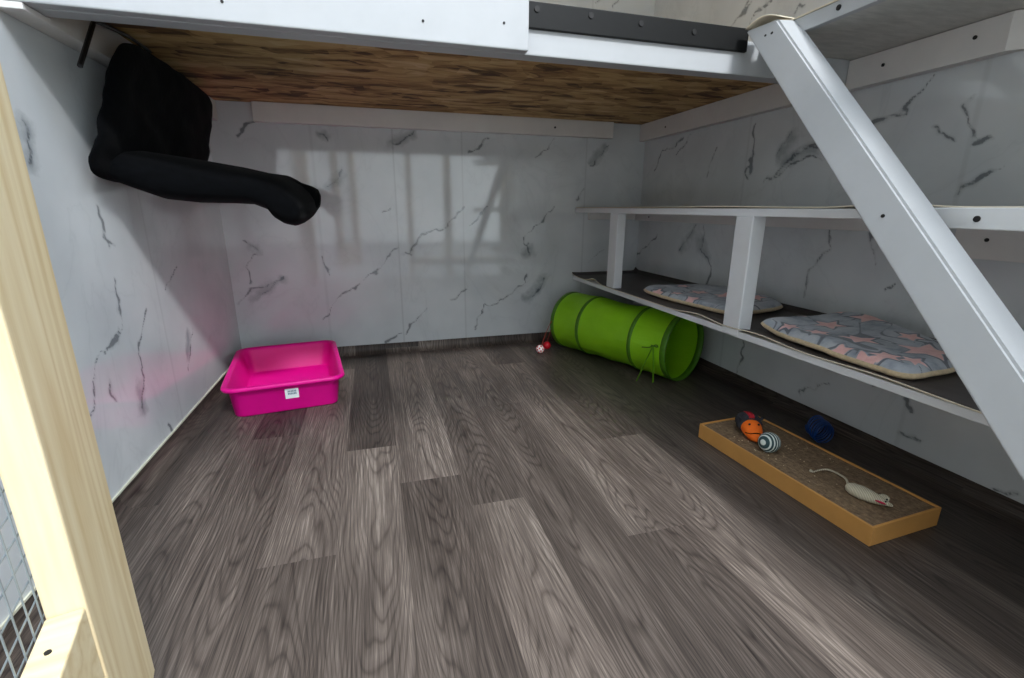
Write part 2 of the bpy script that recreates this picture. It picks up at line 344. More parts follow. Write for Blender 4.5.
def vinyl_sheet(name, x0, x1, y0, y1, mapper, nsub=1):
    """quads of plank pattern clipped to a rectangle of the sheet (u,v), mapped into the room"""
    verts, faces, tones, uvs, seeds = [], [], [], [], []
    for (a, b, c, d, tone, ou, ov, sd_) in plank_cells(x0, x1, y0, y1):
        a2, b2, c2, d2 = max(a, x0), min(b, x1), max(c, y0), min(d, y1)
        if b2-a2 < 1e-4 or d2-c2 < 1e-4: continue
        nx = max(1, int((b2-a2)/.012)) if nsub > 1 else 1; ny = max(1, int((d2-c2)/.012)) if nsub > 1 else 1
        for i in range(nx):
            for j in range(ny):
                xs = (a2+(b2-a2)*i/nx, a2+(b2-a2)*(i+1)/nx); yy = (c2+(d2-c2)*j/ny, c2+(d2-c2)*(j+1)/ny)
                k = len(verts)
                for (x, y) in ((xs[0], yy[0]), (xs[1], yy[0]), (xs[1], yy[1]), (xs[0], yy[1])):
                    verts.append(mapper(x, y)); uvs.append((x-(a+b)/2+ou, (y-c)*(1 if sd_ > 0 else -1)+ov))
                faces.append((k, k+1, k+2, k+3)); tones.append(tone); seeds.append(abs(sd_))
    me = bpy.data.meshes.new(name); me.from_pydata(verts, [], faces); me.materials.append(M['vinyl'])
    ul = me.uv_layers.new(name='plank'); ul.data.foreach_set('uv', [c for q in uvs for c in q])
    ta = me.attributes.new('tone', 'FLOAT', 'FACE'); ta.data.foreach_set('value', tones)
    ts = me.attributes.new('seed', 'FLOAT', 'FACE'); ts.data.foreach_set('value', seeds)
    o = bpy.data.objects.new(name, me); C.objects.link(o); return o
R_ = .035; HV = .044
x_in, y_in = R_, D-R_
skew = .004
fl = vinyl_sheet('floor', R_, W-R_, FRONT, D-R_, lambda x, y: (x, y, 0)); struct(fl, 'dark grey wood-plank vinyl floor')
arc = R_*PI/2; ext = HV-R_
def cove(s):                              # distance along the turned-up sheet -> (out, z)
    if s < arc: a = s/R_; return R_*math.sin(a), R_*(1-math.cos(a))
    return R_-.0015, R_+(s-arc)
tot = arc+ext
def back_map(x, y): o, z = cove(y-(D-R_)); return (x, D-R_+min(o, R_-.0015), z)
def left_map(x, y): o, z = cove(R_-x); return (R_-min(o, R_-.0015), y, z)
def right_map(x, y): o, z = cove(x-(W-R_)); return (W-R_+min(o, R_-.0015), y, z)
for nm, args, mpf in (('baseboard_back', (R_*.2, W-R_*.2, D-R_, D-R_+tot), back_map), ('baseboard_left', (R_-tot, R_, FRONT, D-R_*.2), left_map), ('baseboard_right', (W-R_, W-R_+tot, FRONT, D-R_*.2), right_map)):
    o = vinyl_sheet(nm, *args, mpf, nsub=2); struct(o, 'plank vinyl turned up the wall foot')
    for p in o.data.polygons: p.use_smooth = True
    bm = bmesh.new(); bm.from_mesh(o.data); bmesh.ops.remove_doubles(bm, verts=bm.verts[:], dist=1e-5); bm.to_mesh(o.data); bm.free()
bm = bmesh.new(); box(bm, .0003, .004, FRONT, D, HV-.001, HV+.004)
struct(obj('trim_1', bm, 'caulk'), 'thin cream sealant line along the left wall foot')
# underlying slab
struct(obj('floor_base', nbox(-.02, W+.02, FRONT-.0, D+.02, -.06, -.004, bev=0), 'deck'), 'floor slab under the vinyl')
# ------------------------------------------------------------------ platform overhead
YB = 1.217                                # front face of the front beam
pf = thing('cat_platform', 'raised platform overhead with brown OSB underside and white front beam', 'platform', (0, YB, ZO))
def P(name, bm, mat, par=pf, smooth=False):
    o = obj(name, bm, mat, par, smooth); 
    root = par
    off = Vector((0, 0, 0)); q = par
    while q: off += Vector(q.location); q = q.parent
    o.data.transform(Matrix.Translation(-off)); return o
P('osb_board', nbox(.003, W-.003, YB+.003, D-.003, ZO, ZO+.018, bev=0), 'osb')
P('front_beam', nbox(.003, W-.003, YB, YB+.047, 1.055, ZO+.02, bev=.003), 'white')
P('fascia_board', nbox(.003, 1.004, YB-.03, YB-.001, 1.055, 1.215, bev=.003), 'white')
es = P('edge_strip', nbox(1.008, 1.63, YB-.009, YB+.004, 1.110, 1.166, bev=.002), 'black')
es['label'] = 'black plastic edging strip screwed along the front beam'
for px, py in ((537, 9), (591, 15.5), (641, 23.5), (694, 32)):
    q = at(px, py, y=YB-.009); bm = bmesh.new(); disc(bm, (q[0], YB-.0095, q[2]), (0, -1, 0), .0065, .002); P('screw', bm, 'screw', es)
for px, py in ((504, 23), (222, 1.5), (423, 21)):
    q = at(px, py, y=YB-.03); bm = bmesh.new(); disc(bm, (q[0], YB-.0302, q[2]), (0, -1, 0), .003, .001); P('screw', bm, 'screw', pf)
# cleats carrying the platform
def cleat(label, *b, mat='trim', holes=()):
    o = tag(obj('wall_cleat', nbox(*b, bev=.0025), mat), label, 'cleat', 'white cleats screwed to the walls')
    return o
cb = thing('wall_cleat', 'white wooden cleat on the back wall under the platform board', 'cleat', (1.0, D, 1.05), 0, 'white cleats under the platforms')
ql, qr = at(252, 112, y=D-.035), at(613.5, 131, y=D-.035)
P('batten', nbox(ql[0], qr[0], D-.036, D-.001, 1.043, ZO-.001), 'trim', cb)
q = at(555, 127.5, y=D-.036); bm = bmesh.new(); disc(bm, (q[0], D-.0365, q[2]), (0, -1, 0), .005); P('screw', bm, 'screw', cb)
cl = thing('wall_cleat', 'white wooden cleat on the left wall above the black hanging bed', 'cleat', (0, 1.8, 1.05), 0, 'white cleats under the platforms')
bm = nbox(.001, .045, YB+.05, D-.003, 1.043, ZO-.001); box(bm, .001, .045, YB-.03, YB+.0495, 1.043, 1.0545, bev=.001); P('batten', bm, 'trim', cl)
cr = thing('wall_cleat', 'long white cleat on the right wall under the brown platform board', 'cleat', (W, 1.8, 1.05), 0, 'white cleats under the platforms')
P('batten', nbox(W-.036, W-.001, YB+.05, D-.003, 1.038, ZO-.001), 'trim', cr)
q = at(665.5, 127, x=W-.036); bm = bmesh.new(); disc(bm, (W-.0365, q[1], q[2]), (1, 0, 0), .004); P('screw', bm, 'screw', cr)
# upper right shelf beside the brace and its cleat
us = thing('wall_shelf', 'white-painted high shelf at upper right, level with the platform, rough underside', 'shelf', (1.85, .8, ZO))
P('board', nbox(1.680, W-.003, -.30, YB-.002, ZO, ZO+.018, bev=.001), 'white_rough', us)
P('edge_board', nbox(1.66, 1.679, -.30, YB-.06, ZO-.003, ZO+.031, bev=.002), 'white', us)
bm = bmesh.new(); box(bm, 1.657, W-.004, -.30, YB-.06, ZO+.0315, ZO+.0335); P('vinyl_cover', bm, 'cream', us)
q = at(839, 7.5, x=1.66); bm = bmesh.new(); disc(bm, (1.6595, q[1], q[2]), (1, 0, 0), .006); P('bolt', bm, 'screw', us)
c2 = thing('wall_cleat', 'short white cleat at upper right with chamfered end, under the high shelf', 'cleat', (W, 1.0, 1.05), 0, 'white cleats under the platforms')
bm = bmesh.new(); vs = []
for x, ye in ((W-.001, .795), (W-.033, .832)):
    for y, z in ((ye, 1.04), (YB-.003, 1.04), (YB-.003, ZO-.002), (ye, ZO-.002)): vs.append(bm.verts.new((x, y, z)))
for f in ((0,1,2,3), (7,6,5,4), (0,4,5,1), (1,5,6,2), (2,6,7,3), (3,7,4,0)): bm.faces.new([vs[i] for i in f])
P('batten', bm, 'trim', c2)
for px, py in ((883, 65), (975, 37.5)):
    q = at(px, py, x=W-.034); bm = bmesh.new(); disc(bm, (W-.0335, q[1], q[2]), (1, 0, 0), .0045); P('screw', bm, 'screw', c2)
# ------------------------------------------------------------------ two-tier shelving on the right wall
XE = 1.645
ls = thing('wall_shelf', 'lower shelf along the right wall, dark vinyl top, holding the star fleece pads', 'shelf', (1.84, 1.4, .33))
P('board', nbox(XE, W-.002, -.30, D-.002, .331, .350, bev=.002), 'white_lit', ls)
def mat_top(u, v):
    x = XE-.004 + (W-.004-(XE-.004))*u; y = -.29 + (D-.004+.29)*v
    lift = 0
    e = max(0, 1-u/.12)
    for yc, wd, h in ((2.10, .06, .018), (1.30, .09, .012), (1.04, .1, .010), (2.33, .05, .004), (.70, .12, .006)):
        lift += h*math.exp(-((y-yc)/wd)**2)*e**1.3
    back = max(0, (u-.955)/.045)
    back2 = max(0, (v-.985)/.015)
    return (x, y, .3540 + lift + .02*back*back + .014*back2*back2)
bm, ft, fb, fs_ = slab(mat_top, lambda u, v: .0035, 34, 200)
for f in fs_: f.material_index = 1
for f in fb: f.material_index = 1
o = P('vinyl_mat', bm, ['mat', 'cream'], ls, True); o['label'] = 'dark wood-grain vinyl sheet curling at its cream front edge'
u2 = thing('wall_shelf', 'upper shelf of the right wall tiers, thin white front edge, carried by two posts', 'shelf', (1.84, 1.4, .68))
P('board', nbox(XE+.012, W-.002, -.30, D-.002, .683, .700, bev=.001), 'white_lit', u2)
P('edge_strip', nbox(XE+.001, XE+.012, .762, D-.002, .681, .702, bev=.001), 'white_lit', u2)
P('edge_board', nbox(XE-.001, XE+.012, -.30, .76, .667, .7045, bev=.002), 'white_lit', u2)
q = at(977.5, 219, x=XE); bm = bmesh.new(); disc(bm, (XE-.0012, q[1], q[2]), (1, 0, 0), .0055); P('bolt', bm, 'screw', u2)
def mat2(u, v):
    x = XE+.004 + (W-.006-XE-.004)*u; y = .45 + (D-.006-.45)*v; e = max(0, 1-u/.3)
    lift = sum(h*math.exp(-((y-yc)/wd)**2) for yc, wd, h in ((.76, .08, .009), (1.30, .22, .003), (1.75, .2, .002)))*e
    return (x, y, .7065 + lift)
bm, ft, fb, fs_ = slab(mat2, lambda u, v: .003, 12, 110)
for f in fs_+fb: f.material_index = 1
P('vinyl_mat', bm, ['mat', 'cream'], u2, True)
c3 = thing('wall_cleat', 'thin white cleat on the right wall under the upper shelf tier', 'cleat', (W, 1.5, .66), 0, 'white cleats under the shelf tier')
P('batten', nbox(W-.03, W-.001, .90, D-.003, .640, .682), 'trim', c3)
q = at(649, 217, x=W-.03); bm = bmesh.new(); disc(bm, (W-.0305, q[1], q[2]), (1, 0, 0), .004); P('screw', bm, 'screw', c3)
c4 = thing('wall_cleat', 'deep white cleat behind the diagonal brace, under the upper shelf tier', 'cleat', (W, .6, .63), 0, 'white cleats under the shelf tier')
P('batten', nbox(W-.03, W-.001, -.30, .842, .588, .682), 'trim', c4)
q = at(987, 240, x=W-.03); bm = bmesh.new(); disc(bm, (W-.0305, q[1], q[2]), (1, 0, 0), .0045); P('screw', bm, 'screw', c4)
c5 = thing('wall_cleat', 'small white cleat on the back wall under the far end of the upper shelf tier', 'cleat', (1.85, D, .66), 0, 'white cleats under the shelf tier')
P('batten', nbox(1.72, W-.04, D-.026, D-.001, .645, .682), 'trim', c5)
tag(obj('shelf_post', nbox(XE-.002, XE+.043, 1.118, 1.186, .334, .681, bev=.003), 'white_lit'), 'wider white post between the two shelf tiers, between the star pads', 'post', 'white posts between the shelf tiers')
tag(obj('shelf_post', nbox(XE+.002, XE+.043, 1.905, 1.975, .345, .681, bev=.003), 'white_lit'), 'far narrow white post between the shelf tiers, near the back wall', 'post', 'white posts between the shelf tiers')
# ------------------------------------------------------------------ diagonal timber brace
dB = Vector(fw + rt*(416-512)/F - up*(-505-339)/F).normalized()   # direction of its converging edges
A1, A2, A3 = Vector(at(745, 31.5, z=1.152)), Vector(at(777, 18.5, z=1.152)), Vector(at(799, 20, z=1.152))
br = thing('diagonal_brace', 'thick white diagonal timber running down from the platform at right', 'brace', (0, 0, 0))
def along(p, t): return p - dB*t
Lb = (A1.z-.003)/dB.z
bm = bmesh.new(); A4 = A1 + (A3-A2)
top = [bm.verts.new(p) for p in (A1, A2, A3, A4)]; bot = [bm.verts.new(along(p, (p.z-.003)/dB.z)) for p in (A1, A2, A3, A4)]
bm.faces.new(top); bm.faces.new(bot[::-1])
for k in range(4): bm.faces.new((top[k], bot[k], bot[(k+1) % 4], top[(k+1) % 4]))
bmesh.ops.bevel(bm, geom=bm.edges[:], offset=.0045, segments=4, affect='EDGES')
br.location = along(A1, Lb); P('timber', bm, 'white', br)
fn = (A2-A1).cross(dB).normalized()
if fn.x > 0: fn = -fn
def on_face(px, py):
    d = Vector(fw + rt*(px-512)/F - up*(py-339)/F); o = Vector(CAM); return o + d*((A1-o).dot(fn)/d.dot(fn))
for px, py, r in ((765.5, 35.5, .0028), (772, 33, .0032), (883, 216, .0035)):
    bm = bmesh.new(); disc(bm, on_face(px, py), fn, r, .0012); P('screw_hole', bm, 'screw', br)
# curled vinyl offcut on the brace top
def flap(u, v):
    a = A1.lerp(A2, u) + Vector((-.004, -.006, .0))
    b = A4.lerp(A3, u) + Vector((.003, .006, 0))
    p = a.lerp(b, v); hump = math.sin(PI*min(1, u*.95+.02))
    return (p.x, p.y, A1.z + .004 + .014*hump)
bm, ft, fb, fs_ = slab(flap, lambda u, v: .003, 12, 6)
for f in fs_+fb: f.material_index = 1
P('vinyl_cap', bm, ['mat', 'cream'], br, True)
# ------------------------------------------------------------------ pine mesh door leaf at the left edge
k = .72
Rb = Vector((CAM[0]-.376*k, .708*k, 0)); Mb = Vector((CAM[0]-.332*k, .537*k, 0)); ZB = .7*(1-k)
ld = (Mb-Rb).normalized(); ln = Vector((ld.y, -ld.x, 0))                  # towards the near end, and the left side
if ln.x > 0: ln = -ln
azl = math.radians(-34.46); cl_ = Vector((CAM[0], 0, 0)); nd = Vector((math.cos(azl), -math.sin(azl), 0)); TH = -(Mb-cl_).dot(nd)/ln.dot(nd)*1.08
dr = thing('mesh_door', 'open pine-framed mesh door leaf at the left edge', 'door', (Rb.x, Rb.y, ZB), math.atan2(ld.y, ld.x))
sw = (Mb-Rb).length; LEAF = .62; sgn = 1 if Vector((-ld.y, ld.x, 0)).dot(ln) > 0 else -1
def lbox(x0, x1, t0, t1, z0, z1, bev=.002): 
    a, b = sorted((sgn*t0, sgn*t1)); return nbox(x0, x1, a, b, z0-ZB, z1-ZB, bev=bev)
obj('stile', lbox(0, sw, 0, TH, ZB, 1.95), 'pine', dr); obj('stile', lbox(LEAF-sw, LEAF, 0, TH, ZB, 1.95), 'pine', dr)
RZ = .7-.57*((Mb-Vector((CAM[0], 0, 0))).length/.849)
obj('rail', lbox(sw+.0005, LEAF-sw-.0005, 0.001, TH, ZB, RZ), 'pine_y', dr).data.transform(Matrix.Identity(4))
obj('rail', lbox(sw+.0005, LEAF-sw-.0005, 0.001, TH, 1.87, 1.95), 'pine_y', dr)
bm = bmesh.new(); cell = .0185
x = sw-.02
while x < LEAF-sw+.02:
    tube(bm, [(x, sgn*(TH+.0018), RZ-ZB-.04), (x, sgn*(TH+.0018), 1.9-ZB)], .0007, 5); x += cell
z = RZ-.04
while z < 1.9:
    tube(bm, [(sw-.03, sgn*(TH+.0030), z-ZB), (LEAF-sw+.03, sgn*(TH+.0030), z-ZB)], .0007, 5); z += cell
obj('wire_mesh', bm, 'wire', dr)
def leaf_hole(px, py, zz):
    q = at(px, py, z=zz); v = Vector(q)-Vector((Rb.x, Rb.y, ZB)); return (v.dot(ld), sgn*v.dot(ln), zz-ZB)
h = leaf_hole(48, 653, RZ); bm = bmesh.new(); disc(bm, h, (0, 0, 1), .0022, .001); obj('screw_hole', bm, 'screw', dr)
# ------------------------------------------------------------------ pink litter tray
def rrect(w, l, r, z, n=6, ox=0, oy=0):
    out = []
    for cx, cy, a0 in ((w/2-r, l/2-r, 0), (-w/2+r, l/2-r, PI/2), (-w/2+r, -l/2+r, PI), (w/2-r, -l/2+r, 1.5*PI)):
        for k in range(n+1):
            a = a0 + PI/2*k/n; out.append(Vector((cx+r*math.cos(a)+ox, cy+r*math.sin(a)+oy, z)))
    return out
def loft(bm, rings, cap0=True, cap1=True):
    R = [[bm.verts.new(p) for p in q] for q in rings]; n = len(R[0])
    for A, B in zip(R, R[1:]):
        for k in range(n): bm.faces.new((A[k], A[(k+1) % n], B[(k+1) % n], B[k]))
    if cap0: bm.faces.new(R[0][::-1])
    if cap1: bm.faces.new(R[-1])
tw, tl, th_ = .402, .545, .112
tray = thing('litter_tray', 'empty bright pink plastic litter tray in the back left corner', 'litter tray', (.257, 1.968, 0), math.radians(7.5))
bm = bmesh.new()
loft(bm, [rrect(tw-.070, tl-.046, .03, .0005), rrect(tw-.062, tl-.038, .034, .006), rrect(tw-.040, tl-.040, .042, th_-.020), rrect(tw-.036, tl-.036, .042, th_-.018),
          rrect(tw-.006, tl-.006, .05, th_-.016), rrect(tw, tl, .052, th_-.010), rrect(tw-.004, tl-.004, .05, th_-.002), rrect(tw-.014, tl-.014, .047, th_), rrect(tw-.03, tl-.03, .043, th_-.002),
          rrect(tw-.042, tl-.042, .040, th_-.010), rrect(tw-.082, tl-.082, .034, .010), rrect(tw-.10, tl-.10, .03, .004)])
obj('tray_body', bm, 'pink', tray, True)
# price sticker on the sloping front wall
bm = bmesh.new(); sx = -.004; yb = -(tl-.038)/2; yt = -(tl-.040)/2; zf = lambda z: yb + (yt-yb)*(z-.006)/(th_-.026)
def stick(bm, x0, x1, z0, z1, o):
    vs = []
    for oo in (o+.0006, o):
        for x, z in ((x0, z0), (x1, z0), (x1, z1), (x0, z1)): vs.append(bm.verts.new((x, zf(z)-oo, z)))
    for f in ((3,2,1,0), (4,5,6,7), (0,1,5,4), (1,2,6,5), (2,3,7,6), (3,0,4,7)): bm.faces.new([vs[i] for i in f])
stick(bm, sx, sx+.044, .047, .083, .0006); st = obj('price_sticker', bm, 'paper', tray); st['label'] = 'small white price sticker'
bm = bmesh.new()
for r_ in range(2):
    for c_ in range(6): stick(bm, sx+.009+c_*.0048, sx+.0125+c_*.0048, .061+r_*.009, .068+r_*.009, .0012)
obj('print', bm, 'ink', st)
# ------------------------------------------------------------------ green play tunnel
TA, TB, TR = Vector((1.839, 1.62, .143)), Vector((1.585, 2.226, .143)), .1425
tn = thing('play_tunnel', 'lime green fabric play tunnel under the lower shelf', 'tunnel', (0, 0, 0))
ax = (TB-TA); TLn = ax.length; ax.normalize(); sd = ax.cross(Vector((0, 0, 1))).normalized()
tn.location = (TA.x, TA.y, 0)
def tp(s, a, r): return TA + ax*s + (sd*math.cos(a) + Vector((0, 0, 1))*math.sin(a))*r
RINGS = [0.004, TLn*.27, TLn*.735, TLn-.004]
bm = bmesh.new(); NS, NA = 60, 72; go = []; gi = []
for i in range(NS+1):
    s = TLn*i/NS; near = min(abs(s-r_) for r_ in RINGS); sag = .006*(1-math.exp(-(near/.05)**2))
    a_, b_ = [], []
    for j in range(NA):
        a = 2*PI*j/NA; w = noise.noise(Vector((s*7, math.cos(a)*1.5, math.sin(a)*1.5)))*.009*(1-math.exp(-(near/.03)**2))
        r = TR - sag + w; a_.append(bm.verts.new(tp(s, a, r))); b_.append(bm.verts.new(tp(s, a, r-.0012)))
    go.append(a_); gi.append(b_)
for i in range(NS):
    for j in range(NA):
        j2 = (j+1) % NA; bm.faces.new((go[i][j], go[i][j2], go[i+1][j2], go[i+1][j])); bm.faces.new((gi[i][j], gi[i+1][j], gi[i+1][j2], gi[i][j2]))
for i in (0, NS):
    for j in range(NA): j2 = (j+1) % NA; bm.faces.new((go[i][j], gi[i][j], gi[i][j2], go[i][j2]))
P('fabric_tube', bm, 'green', tn, True)
for k_, s in enumerate(RINGS):
    bm = bmesh.new(); hw = .019 if k_ == 0 else .013 if k_ == 3 else .0095
    R2 = []
    for ds, dr_ in ((-hw, .0003), (-hw*.6, .0022), (0, .003), (hw*.6, .0022), (hw, .0003), (hw, -.003), (-hw, -.003)):
        s2 = min(max(s+ds, -.004), TLn+.004); R2.append([bm.verts.new(tp(s2, 2*PI*j/NA, TR+dr_)) for j in range(NA)])
    for q in range(7):
        A, B = R2[q], R2[(q+1) % 7]
        for j in range(NA): bm.faces.new((A[j], A[(j+1) % NA], B[(j+1) % NA], B[j]))
    P('hoop_band', bm, 'green_dark', tn, True)
s_f = -sd if sd.y > 0 else sd
def tunnel_front(px, py):                  # point of the tube seen at a photo point
    d = Vector(fw + rt*(px-512)/F - up*(py-339)/F).normalized(); o = Vector(CAM); oc = o-TA
    dp = d-ax*d.dot(ax); op = oc-ax*oc.dot(ax); a = dp.dot(dp); b = 2*dp.dot(op); c = op.dot(op)-(TR+.004)**2
    disc_ = b*b-4*a*c
    return o + d*((-b-math.sqrt(max(disc_, 0)))/(2*a))
def ribbon(pts, w):
    bm = bmesh.new(); pts = catmull(pts, 6); L_, R__ = [], []
    for p in pts:
        q = Vector((w/2, w*.25, 0)); n_ = Vector((.3, -.9, .1))*.0008
        L_.append((bm.verts.new(p-q-n_), bm.verts.new(p-q+n_))); R__.append((bm.verts.new(p+q-n_), bm.verts.new(p+q+n_)))
    for i in range(len(pts)-1):
        bm.faces.new((L_[i][0], L_[i+1][0], R__[i+1][0], R__[i][0])); bm.faces.new((L_[i][1], R__[i][1], R__[i+1][1], L_[i+1][1]))
        bm.faces.new((L_[i][0], L_[i][1], L_[i+1][1], L_[i+1][0])); bm.faces.new((R__[i][0], R__[i+1][0], R__[i+1][1], R__[i][1]))
    for i in (0, -1): bm.faces.new((L_[i][0], R__[i][0], R__[i][1], L_[i][1]))
    return bm
k0 = tunnel_front(653, 346)
for (mx, my), (ex, ey) in (((643, 362), (636.5, 381)), ((655, 362), (653, 382.5))):
    e = Vector(at(ex, ey, z=.004)); m_ = k0.lerp(e, .5) + Vector((-.012, -.02, .012))
    P('tie', ribbon([k0, m_, e], .0095), 'green_tie', tn)
bm = bmesh.new(); a_, b_ = tunnel_front(642, 347), tunnel_front(656, 345)
tube(bm, catmull([a_, a_.lerp(b_, .5)+Vector((0, -.004, -.004)), b_, b_+Vector((.004, -.004, -.008)), a_.lerp(b_, .6)+Vector((0, -.004, .004))], 5), .0022, 6); P('knot', bm, 'green_dark', tn)
# ------------------------------------------------------------------ dangling ball toy by the far end of the tunnel
bp = Vector(at(540, 353, z=0)); bp2 = Vector(at(547.5, 350, z=0))
tb = thing('ball_toy', 'red and white plastic balls on a red cord at the far end of the tunnel', 'cat toy', (bp.x, bp.y, 0))
def sphere(c, r, u=20, v=12):
    bm = bmesh.new(); bmesh.ops.create_uvsphere(bm, u_segments=u, v_segments=v, radius=r, matrix=Matrix.Translation(Vector(c))); return bm
RB = .0205
wb = P('white_ball', sphere((bp.x, bp.y, RB), RB), 'whiteball', tb, True)
bm = bmesh.new(); rg = random.Random(3)
vdir = (Vector(CAM)-Vector((bp.x, bp.y, RB))).normalized()
for k_ in range(26):
    z_ = 1-2*(k_+.5)/26; a = 2.39996*k_; d = Vector((math.sqrt(1-z_*z_)*math.cos(a), math.sqrt(1-z_*z_)*math.sin(a), z_))
    disc(bm, Vector((bp.x, bp.y, RB))+d*RB, d, .0042, .0006, 10)
P('dot', bm, 'redball', wb)
P('red_ball', sphere((bp2.x+.002, bp2.y+.016, RB), RB), 'redball', tb, True)
hk = TB + Vector((-.125, -.045, .03))
bm = bmesh.new(); p0 = Vector((bp.x+.008, bp.y, RB*2-.002)); p1 = Vector((bp2.x+.002, bp2.y+.016, RB*2-.002)); tp_ = tunnel_front(551.5, 321)
tube(bm, catmull([p0, p0.lerp(tp_, .55)+Vector((-.004, 0, 0)), tp_], 6), .0016, 6); tube(bm, catmull([p1, p1.lerp(tp_, .5)+Vector((.006, 0, 0)), tp_], 6), .0016, 6); P('cord', bm, 'cord', tb)
# ------------------------------------------------------------------ cardboard scratcher
SH = .048; c0 = Vector(at(869, 547, z=0)); c1 = Vector(at(698, 437, z=0)); e = (c1-c0); SL = e.length; ang = math.atan2(e.y, e.x)-PI/2; SWd = .222
sc = thing('scratch_board', 'long flat cardboard scratching board on the floor beneath the shelves', 'scratching board', (c0.x, c0.y, 0), ang)
bm = bmesh.new()
for b in ((0, .006, 0, SL, 0, SH), (SWd-.006, SWd, 0, SL, 0, SH), (.0061, SWd-.0061, 0, .006, 0, SH), (.0061, SWd-.0061, SL-.006, SL, 0, SH), (.0061, SWd-.0061, .0061, SL-.0061, .0005, .003)): box(bm, *b, bev=.0012)
obj('card_tray', bm, 'card', sc)
def corr(u, v):
    x = .0065 + (SWd-.013)*u; y = .0065 + (SL-.013)*v
    dent = .004*max(0, noise.noise(Vector((x*18, y*12, 2))))
    e_ = min(u, 1-u, v*2.4, (1-v)*2.4); return (x, y, SH-.0035-dent + noise.noise(Vector((x*260, y*60, 0)))*.0012)
bm, ft, fb, fs_ = slab(corr, lambda u, v: .035, 60, 110); cp = obj('corrugated_pad', bm, 'corr', sc); cp['label'] = 'worn brown corrugated scratching surface'
ZT = SH-.003
# scratched-up crumbs are loose shreds of the pad itself
bm = bmesh.new(); rg = random.Random(5)
for k_ in range(45):
    x, y = rg.uniform(.03, SWd-.03), rg.gauss(SL*.62, .08)
    if not .02 < y < SL-.02: continue
    s_ = rg.uniform(.001, .0022); bmesh.ops.create_cube(bm, size=1, matrix=Matrix.Translation((x, y, ZT+.0008)) @ Matrix.Rotation(rg.random()*3, 4, 'Z') @ Matrix.Diagonal((s_*1.6, s_, s_*.6, 1)))
sh_ = obj('cardboard_shreds', bm, 'sand', sc); sh_['kind'] = 'stuff'
# ---- sisal mouse
m0, m1 = Vector(at(845, 487, z=ZT+.012)), Vector(at(893, 505, z=ZT+.012)); md = (m1-m0); ml = md.length; ma = math.atan2(md.y, md.x)
ms = thing('toy_mouse', 'cream sisal toy mouse with long curled tail on the scratching board', 'toy mouse', (m0.x, m0.y, ZT), ma)
bm = bmesh.new(); prof = [(0, .003), (.04, .011), (.15, .0165), (.35, .0185), (.55, .0165), (.75, .0115), (.9, .006), (1, .0025)]
loft(bm, [[Vector((ml*s, r_*math.cos(2*PI*k/16), .0155 + r_*.85*math.sin(2*PI*k/16) - .006*s)) for k in range(16)] for s, r_ in prof]); obj('body', bm, 'sisal', ms, True)
tl_ = []
for px, py in ((845, 487), (846.5, 480), (840, 475), (829, 470), (821, 470), (813, 472), (810.5, 470.5)):
    q = Vector(at(px, py, z=ZT+.004))-Vector((m0.x, m0.y, 0)); q = Matrix.Rotation(-ma, 3, 'Z') @ q; tl_.append((q.x, q.y, .0045))
tl_[0] = (.006, 0, .012)
pts = catmull(tl_, 6); bm = bmesh.new(); tube(bm, pts, .002, 7, taper=[.0028-.0008*i/len(pts) for i in range(len(pts)-4)]+[.003, .004, .004, .003]); obj('tail', bm, 'sisal', ms, True)
for sy, mt in ((-.012, 'pinkfelt'), (.012, 'sisal')):
    bm = bmesh.new(); bmesh.ops.create_uvsphere(bm, u_segments=12, v_segments=8, radius=1, matrix=Matrix.Translation((ml*.78, sy*1.1, .014)) @ Matrix.Rotation(-.6 if sy < 0 else .6, 4, 'X') @ Matrix.Diagonal((.011, .010, .0022, 1)))
    e_ = obj('ear', bm, mt, ms, True)
    if sy < 0: e_['label'] = 'crimson felt ear'
for sy in (-1, 1): obj('eye', sphere((ml*.86, sy*.0055, .0165), .0022, 10, 6), 'eye', ms, True)
# ---- orange mouse
o0, o1 = Vector(at(747.5, 424, z=ZT+.024)), Vector(at(757, 443, z=ZT+.014)); od = (o1-o0); ol = .085; oa = math.atan2(od.y, od.x)+math.radians(4)
om = thing('toy_mouse', 'dark furry toy mouse with orange face on the far end of the scratching board', 'toy mouse', (o0.x, o0.y, ZT), oa)
def bean(prof, n=20, sq=.88, L=ol, rag=0):
    bm = bmesh.new(); loft(bm, [[Vector((L*s, r_*math.cos(2*PI*k/n)*(1+rag*noise.noise(Vector((s*9, k*1.7, 1)))), z_ + r_*sq*math.sin(2*PI*k/n)*(1+rag*noise.noise(Vector((s*9, k*1.7, 4)))))) for k in range(n)] for s, r_, z_ in prof]); return bm
obj('body', bean([(-.55, .004, .022), (-.5, .018, .026), (-.3, .029, .029), (-.1, .034, .031), (.1, .035, .032), (.28, .033, .031), (.36, .024, .027)], n=40, rag=.16), 'darkfur', om, True)
obj('head', bean([(.2, .010, .026), (.24, .0275, .027), (.4, .0290, .0265), (.6, .026, .0235), (.8, .019, .018), (.95, .009, .0125), (1.0, .002, .011)]), 'orange', om, True)
bm = bmesh.new(); Lr, Rr = [], []
for x_, z_ in ((-.42, .046), (-.25, .0555), (0, .0615), (.2, .0625), (.31, .0575)):
    Lr.append((bm.verts.new((x_*ol, -.0085, z_-.003)), bm.verts.new((x_*ol, -.0075, z_+.0015)))); Rr.append((bm.verts.new((x_*ol, .0085, z_-.003)), bm.verts.new((x_*ol, .0075, z_+.0015))))
